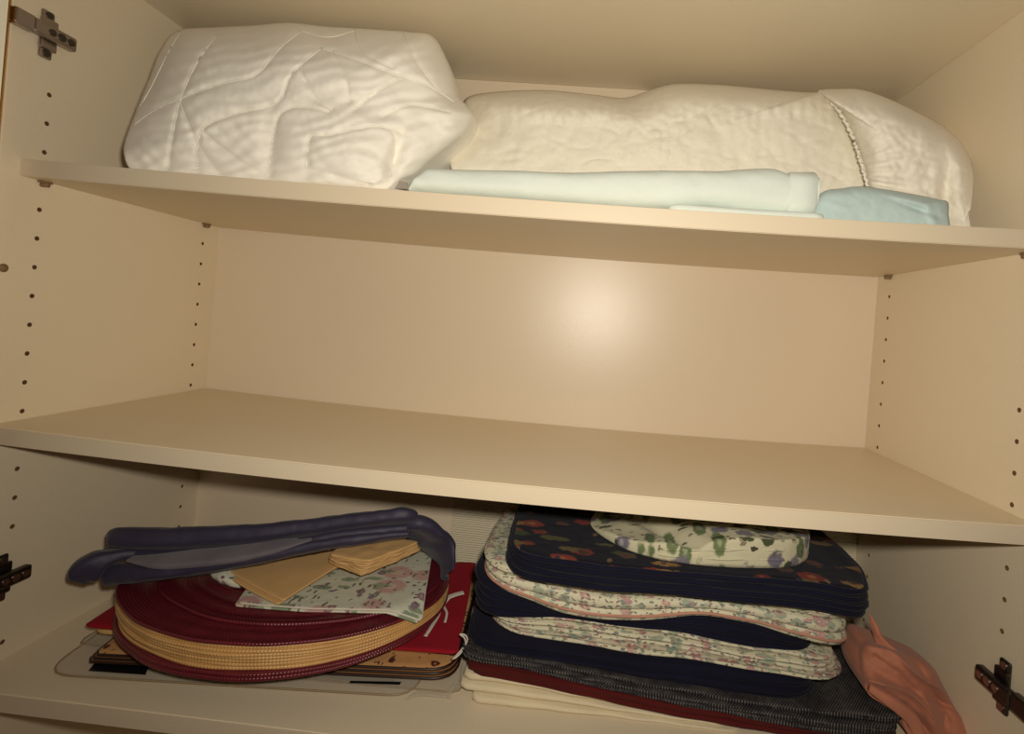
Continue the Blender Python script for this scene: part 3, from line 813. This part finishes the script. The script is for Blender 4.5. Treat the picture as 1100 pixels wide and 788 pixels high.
# brown scroll mats
for i in range(3):
    z0 = F0 + .0066 + i * .0036
    cs = [(.096 + .003 * i, .036 + .001 * i), (.499 - .002 * i, .074 + .002 * i), (.478, .285), (.075, .245)]
    ol = round_outline(cs, [.006, .03, .03, .02], 140)
    o = slab('scroll_placemat', ol, flat(z0), flat(z0 + .0031), M_SCROLL if i == 2 else M_BROWN, None, 14)
    tag(o, ['lowest brown placemat with a dark glossy edge under the scroll print one', 'middle brown placemat with a dark edge in the left pile', 'brown placemat printed with dark scrolls, its left corner poking out'][i], 'placemat', 'brown scroll placemats')
    piping('edge_piping', ol, lambda x, y, z0=z0: z0 + .0016, .0015, M_DARKEDGE, o)
# tan table mat below red
ol = wobble(round_outline([(.068, .066), (.47, .10), (.45, .285), (.05, .26)], .01, 130), .002, 5)
o = slab('table_mat', ol + np.array([.004, 0]), flat(F0 + .0176), flat(F0 + .0225), M_TAN, None, 10); tag(o, 'lower of two tan mats between the brown scroll placemats and the red felt mat', 'placemat', 'tan mats')
o = slab('table_mat', ol, flat(F0 + .0228), flat(F0 + .0276), M_TAN, None, 10); tag(o, 'upper tan mat peeping out at the left directly below the red felt mat', 'placemat', 'tan mats')
# red felt mat, rising slightly at the back right
zr = lambda x, y: F0 + .028 + .01 * max(0, (x - .36) / .14) * max(0, (y - .1) / .2)
ol = wobble(round_outline([(.066, .060), (.497, .086), (.472, .292), (.05, .26)], .003, 150), .0015, 7)
o = slab('felt_mat', ol, zr, lambda x, y: zr(x, y) + .0035, M_RED, None, 16); tag(o, 'bright red rectangular felt mat beneath the round woven placemats', 'placemat')

# round woven placemats
EC = np.array([.263, .150]); ERX, ERY = .199, .155
def ztop(x, y):
    u, v = (x - EC[0]) / ERX, (y - EC[1]) / ERY
    return -.470 - .008 * v + .002 * u * u
def thick(x, y):
    u, v = (x - EC[0]) / ERX, (y - EC[1]) / ERY
    return .0265 + .0095 * (-v) - .003 * u - .004 * u * u
def rl(f): return lambda x, y: ztop(x, y) - thick(x, y) * (1 - f)
tt = np.linspace(0, 2 * math.pi, 221)[:-1]
def ellipse(dx=0, dy=0, k=1.0, sd=0.0):
    e = np.stack([EC[0] + dx + ERX * k * np.cos(tt), EC[1] + dy + ERY * k * np.sin(tt)], 1)
    return wobble(e, .0018, sd, 18)
lv = [0, .13, .25, .36, .47, .58, .69, .79, .89, 1.0]
rlab = ['lowest round red woven placemat, bulging out under the gold ones'] + ['second round red woven placemat from the bottom, under the gold ones'] + \
       ['round gold woven placemat in the middle of the round stack'] * 7
rd = random.Random(5)
for i in range(9):
    red = i < 2
    ol = ellipse(rd.uniform(-.002, .002), -.001 if red else rd.uniform(-.0015, .002), 1.0 if red else .99, i * 3.1)
    ol[:, 1] = np.minimum(ol[:, 1], D - .006)
    o = slab('round_placemat', ol, rl(lv[i] + .004), rl(lv[i + 1] - .004), M_BRED if red else M_BGOLD, None, 8)
    tag(o, rlab[i], 'placemat', 'round red woven placemats' if red else 'round gold woven placemats')
def ringdisp(x, y, s): return .0005 * math.sin(2 * math.pi * s * .177 / .0032)
ol = ellipse(0, 0, 1.0, 30)
o = slab('round_placemat', ol, lambda x, y: ztop(x, y) + .0002, lambda x, y: ztop(x, y) + .0038, M_BRED, None, 120, disp=ringdisp); tag(o, 'lower of two dark red round placemats on top of the gold stack', 'placemat', 'round red woven placemats')
ol = np.stack([EC[0] + .012 + .178 * np.cos(tt), EC[1] + .014 + .138 * np.sin(tt)], 1)
ol = wobble(ol, .002, 44, 18)
def ztop2(x, y): return ztop(x, y) + .0084
o = slab('round_placemat', ol, lambda x, y: ztop(x, y) + .0045, ztop2, M_BRED, None, 120, disp=ringdisp); tag(o, 'topmost dark red round placemat with napkins lying on it', 'placemat', 'round red woven placemats')

# floral napkins on the round mats
def drop(x, y):          # cloth hangs down past the rim of the round stack
    u, v = (x - EC[0]) / ERX, (y - EC[1]) / ERY; q = math.hypot(u, v)
    return -max(0, q - .93) * .09
fz = lambda x, y: ztop(x, y) + .0092 + drop(x, y)
ol = wobble(round_outline([(.248, .050), (.33, .055), (.452, .074), (.412, .243), (.33, .25), (.222, .135)], .004, 140), .0012, 3)
for i in range(2):
    o = slab('floral_napkin', ol + np.array([.003, .002]) * i, lambda x, y, i=i: fz(x, y) + .0024 * i, lambda x, y, i=i: fz(x, y) + .0024 * i + .0020, M_NAPK, None, 20)
    tag(o, ['under floral cotton napkin whose cream hem shows along the front', 'upper floral cotton napkin with pink blossoms spread on the round mats'][i], 'napkin', 'floral napkins')
    if i == 1: piping('hem', ol + np.array([.003, .002]), lambda x, y: fz(x, y) + .0034, .0011, M_STRING, o, .001)
# crumpled floral bit to the left
V, Fc = loft_arrays([at(219, 608, z=-.452), at(232, 611, z=-.449), at(244, 618, z=-.449), at(262, 626, z=-.452)], [(.003, .002, 0), (.009, .005, .3), (.010, .006, .2), (.006, .003, 0)], 20, 40, .003, 2)
o = link('floral_napkin', V, Fc, M_NAPK); tag(o, 'crumpled floral napkin end poking out left of the tan napkin', 'napkin', 'floral napkins')
# tan napkins: one big triangle, then a fan
tz = lambda x, y: fz(x, y) + .0052
bigz = lambda x, y: tz(x, y) + .001 + .10 * max(0, y - .055) * .9
cs = [(at(298, 653, z=-.452)[:2]), at(358, 607, z=-.44)[:2], at(405, 576, z=-.425)[:2], at(330, 578, z=-.425)[:2], at(238, 607, z=-.436)[:2]]
ol = wobble(round_outline(cs, .003, 130), .001, 9)
o = slab('tan_napkin', ol, bigz, lambda x, y: bigz(x, y) + .0022, M_TAN, None, 16); tag(o, 'large tan napkin folded to a point lying over the floral napkin', 'napkin', 'tan napkins')
ol2 = ol.copy(); ol2 = ol2.mean(0) + (ol2 - ol2.mean(0)) * .985 + np.array([.004, .003])
o = slab('tan_napkin', ol2, lambda x, y: bigz(x, y) + .0025, lambda x, y: bigz(x, y) + .0045, M_TAN, None, 16); tag(o, 'second tan napkin laid on the large pointed one', 'napkin', 'tan napkins')
for i in range(7):
    f = i / 6
    z = -.434 + .0034 * i
    a = at(352 + 2 * f, 600 - 6 * f, z=z)[:2]; b = at(388 + 10 * f, 616 - 14 * f, z=z)[:2]; c = at(452 - 3 * f, 590 - 8 * f, z=z)[:2]; d = at(425 - 4 * f, 570 + 4 * f, z=z)[:2]; e = at(385, 572, z=z)[:2]
    ol = wobble(round_outline([a, b, c, d, e], .003, 90), .0035, i * 2.2, 60)
    fzz = lambda x, y, i=i: bigz(x, y) * .0 + -.4375 + .0034 * i + .02 * (x - .37) + .0012 * noise.noise(Vector((x * 60, y * 60, 1)))
    o = slab('tan_napkin', ol, fzz, lambda x, y, g=fzz: g(x, y) + .0028, M_TAN, None, 10)
    tag(o, ['bottom tan napkin of the fanned stack right of the pointed napkin'][0] if i == 0 else ('top tan napkin of the fanned stack under the navy tablecloth' if i == 6 else 'tan napkin in the middle of the fanned stack under the navy tablecloth'), 'napkin', 'tan napkins')

# navy folded tablecloth over the back of the pile
nav = empty('navy_tablecloth', (.22, .14, -.46), 'navy tablecloth in long loose folds draped over the left pile', 'tablecloth')
WPOS[nav.name] = np.array(nav.location)
def pth(L): return [at(x, y, y=d) for x, y, d in L]
A = loft_arrays(pth([(121, 580, .085), (128, 578, .087), (150, 578, .09), (200, 578, .10), (270, 574, .115), (340, 566, .135), (400, 558, .15), (434, 554, .158), (447, 556, .162)]),
                [(.012, .006, -.5), (.020, .0105, -.5), (.026, .0122, -.45), (.028, .0122, -.45), (.028, .0115, -.45), (.028, .0102, -.45), (.028, .0098, -.45), (.028, .010, -.45), (.018, .005, -.45)], 36, 150, .0014, 1)
B = loft_arrays(pth([(118, 592, .092), (160, 595, .10), (230, 594, .112), (300, 587, .127), (360, 576, .145), (410, 570, .16), (440, 567, .168)]),
                [(.016, .006, -.4), (.030, .0085, -.4), (.032, .0085, -.4), (.032, .0075, -.4), (.032, .0075, -.4), (.030, .008, -.4), (.026, .006, -.4)], 30, 110, .0015, 2)
Cc = loft_arrays(pth([(114, 620, .072), (124, 617, .075), (170, 613, .082), (230, 606, .094), (290, 596, .110), (350, 584, .130), (400, 577, .147), (440, 573, .160)]),
                 [(.010, .009, -.3), (.016, .0115, -.4), (.024, .0105, -.4), (.026, .0095, -.4), (.026, .008, -.4), (.028, .0075, -.4), (.026, .007, -.4), (.018, .004, -.4)], 30, 120, .0018, 3)
Dd = loft_arrays(pth([(83, 624, .050), (90, 615, .054), (104, 604, .062), (122, 597, .072), (145, 594, .085), (165, 595, .095)]),
                 [(.006, .010, 0), (.012, .015, -.1), (.015, .013, -.2), (.016, .008, -.3), (.016, .006, -.35), (.01, .003, -.4)], 26, 70, .0015, 4)
Ee = loft_arrays(pth([(430, 560, .168), (444, 562, .175), (456, 572, .185), (466, 586, .195), (474, 602, .2), (478, 612, .2)]),
                 [(.02, .010, -.35), (.035, .011, -.4), (.040, .009, -.4), (.045, .007, -.4), (.045, .005, -.4), (.045, .003, -.4)], 30, 70, .0015, 5)
V, Fc = merge([A, B, Cc, Dd, Ee]); link('folded_cloth', V, Fc, M_NAVYC, nav)
V, Fc = loft_arrays(pth([(140, 600, .062), (175, 602, .066), (215, 599, .074), (250, 595, .083), (290, 588, .096), (335, 578, .112)]),
                    [(.006, .002, 0), (.012, .0042, .2), (.014, .005, .2), (.014, .0045, .2), (.012, .004, .2), (.006, .001, 0)], 20, 80, .0008, 6)
link('grey_lining', V, Fc, M_LINING, nav)

# white ribbon and string between the piles
def strip(pts, w, t, seed=0):
    return loft_arrays(pts, [(w, t, 0)] * len(pts), 10, 50)
zz = F0 + .0375
rb1 = strip([at(457, 683, z=zz), at(464, 672, z=zz + .001), at(471, 660, z=zz + .001), at(474, 648, z=zz + .003), at(480, 641, z=zz + .004)], .0022, .0006)
rb2 = strip([at(474, 645, z=zz + .005), at(482, 641, z=zz + .006), at(490, 638, z=zz + .007), at(498, 636, z=zz + .008)], .0045, .0006)
rb3 = strip([at(478, 668, z=zz), at(480, 658, z=zz + .001), at(477, 650, z=zz + .002), at(482, 643, z=zz + .004)], .0016, .0006)
V, Fc = merge([rb1, rb2, rb3]); o = link('ribbon', V, Fc, M_STRING); tag(o, 'white ribbon tie trailing over the right part of the red mat', 'ribbon')
lp = catmull([at(486, 708, y=.075), at(496, 697, y=.078), at(502, 688, y=.08), at(500, 682, y=.08), at(494, 681, y=.08), at(499, 685, y=.08), at(500, 693, y=.078), at(494, 702, y=.075), at(488, 707, y=.073)], 60, False)
V, Fc = tube_arrays(lp, .0009, 6); o = link('string_loop', V, Fc, M_STRING); tag(o, 'thin white string loop hanging between the two piles', 'string')

# ------------------------------------------------------------------ room around
def struct(name, x0, x1, y0, y1, z0, z1, mat):
    V, Fc = box_arrays(x0, x1, y0, y1, z0, z1, 0); o = link(name, V, Fc, mat, None, smooth=False); o['kind'] = 'structure'; return o
M_WALL = cloth('painted_wall', (200, 188, 165), .03, 200); M_FLOOR = cloth('carpet', (120, 96, 74), .1, 400)
struct('wall_back', -1.2, 2.3, D + .012, D + .06, ZLOW - .08, 1.5, M_WALL)
struct('floor', -1.2, 2.3, -1.6, D + .06, ZLOW - .13, ZLOW - .0802, M_FLOOR)

# ------------------------------------------------------------------ light: the camera's flash and a dim warm room
fl = bpy.data.lights.new('camera_flash', 'SPOT'); fl.shadow_soft_size = .014; fl.spot_size = math.radians(165); fl.spot_blend = .9; fl.energy = 14.5; fl.color = (1, .925, .80)
fo = bpy.data.objects.new('camera_flash', fl); col.objects.link(fo)
fo.location = (.64, -.512, -.066)
fo.rotation_euler = (Vector((.60, .311, .03)) - Vector(fo.location)).to_track_quat('-Z', 'Y').to_euler()
w = bpy.data.worlds.new('world'); scene.world = w; w.use_nodes = True
w.node_tree.nodes['Background'].inputs[0].default_value = (1.0, .62, .38, 1); w.node_tree.nodes['Background'].inputs[1].default_value = .07
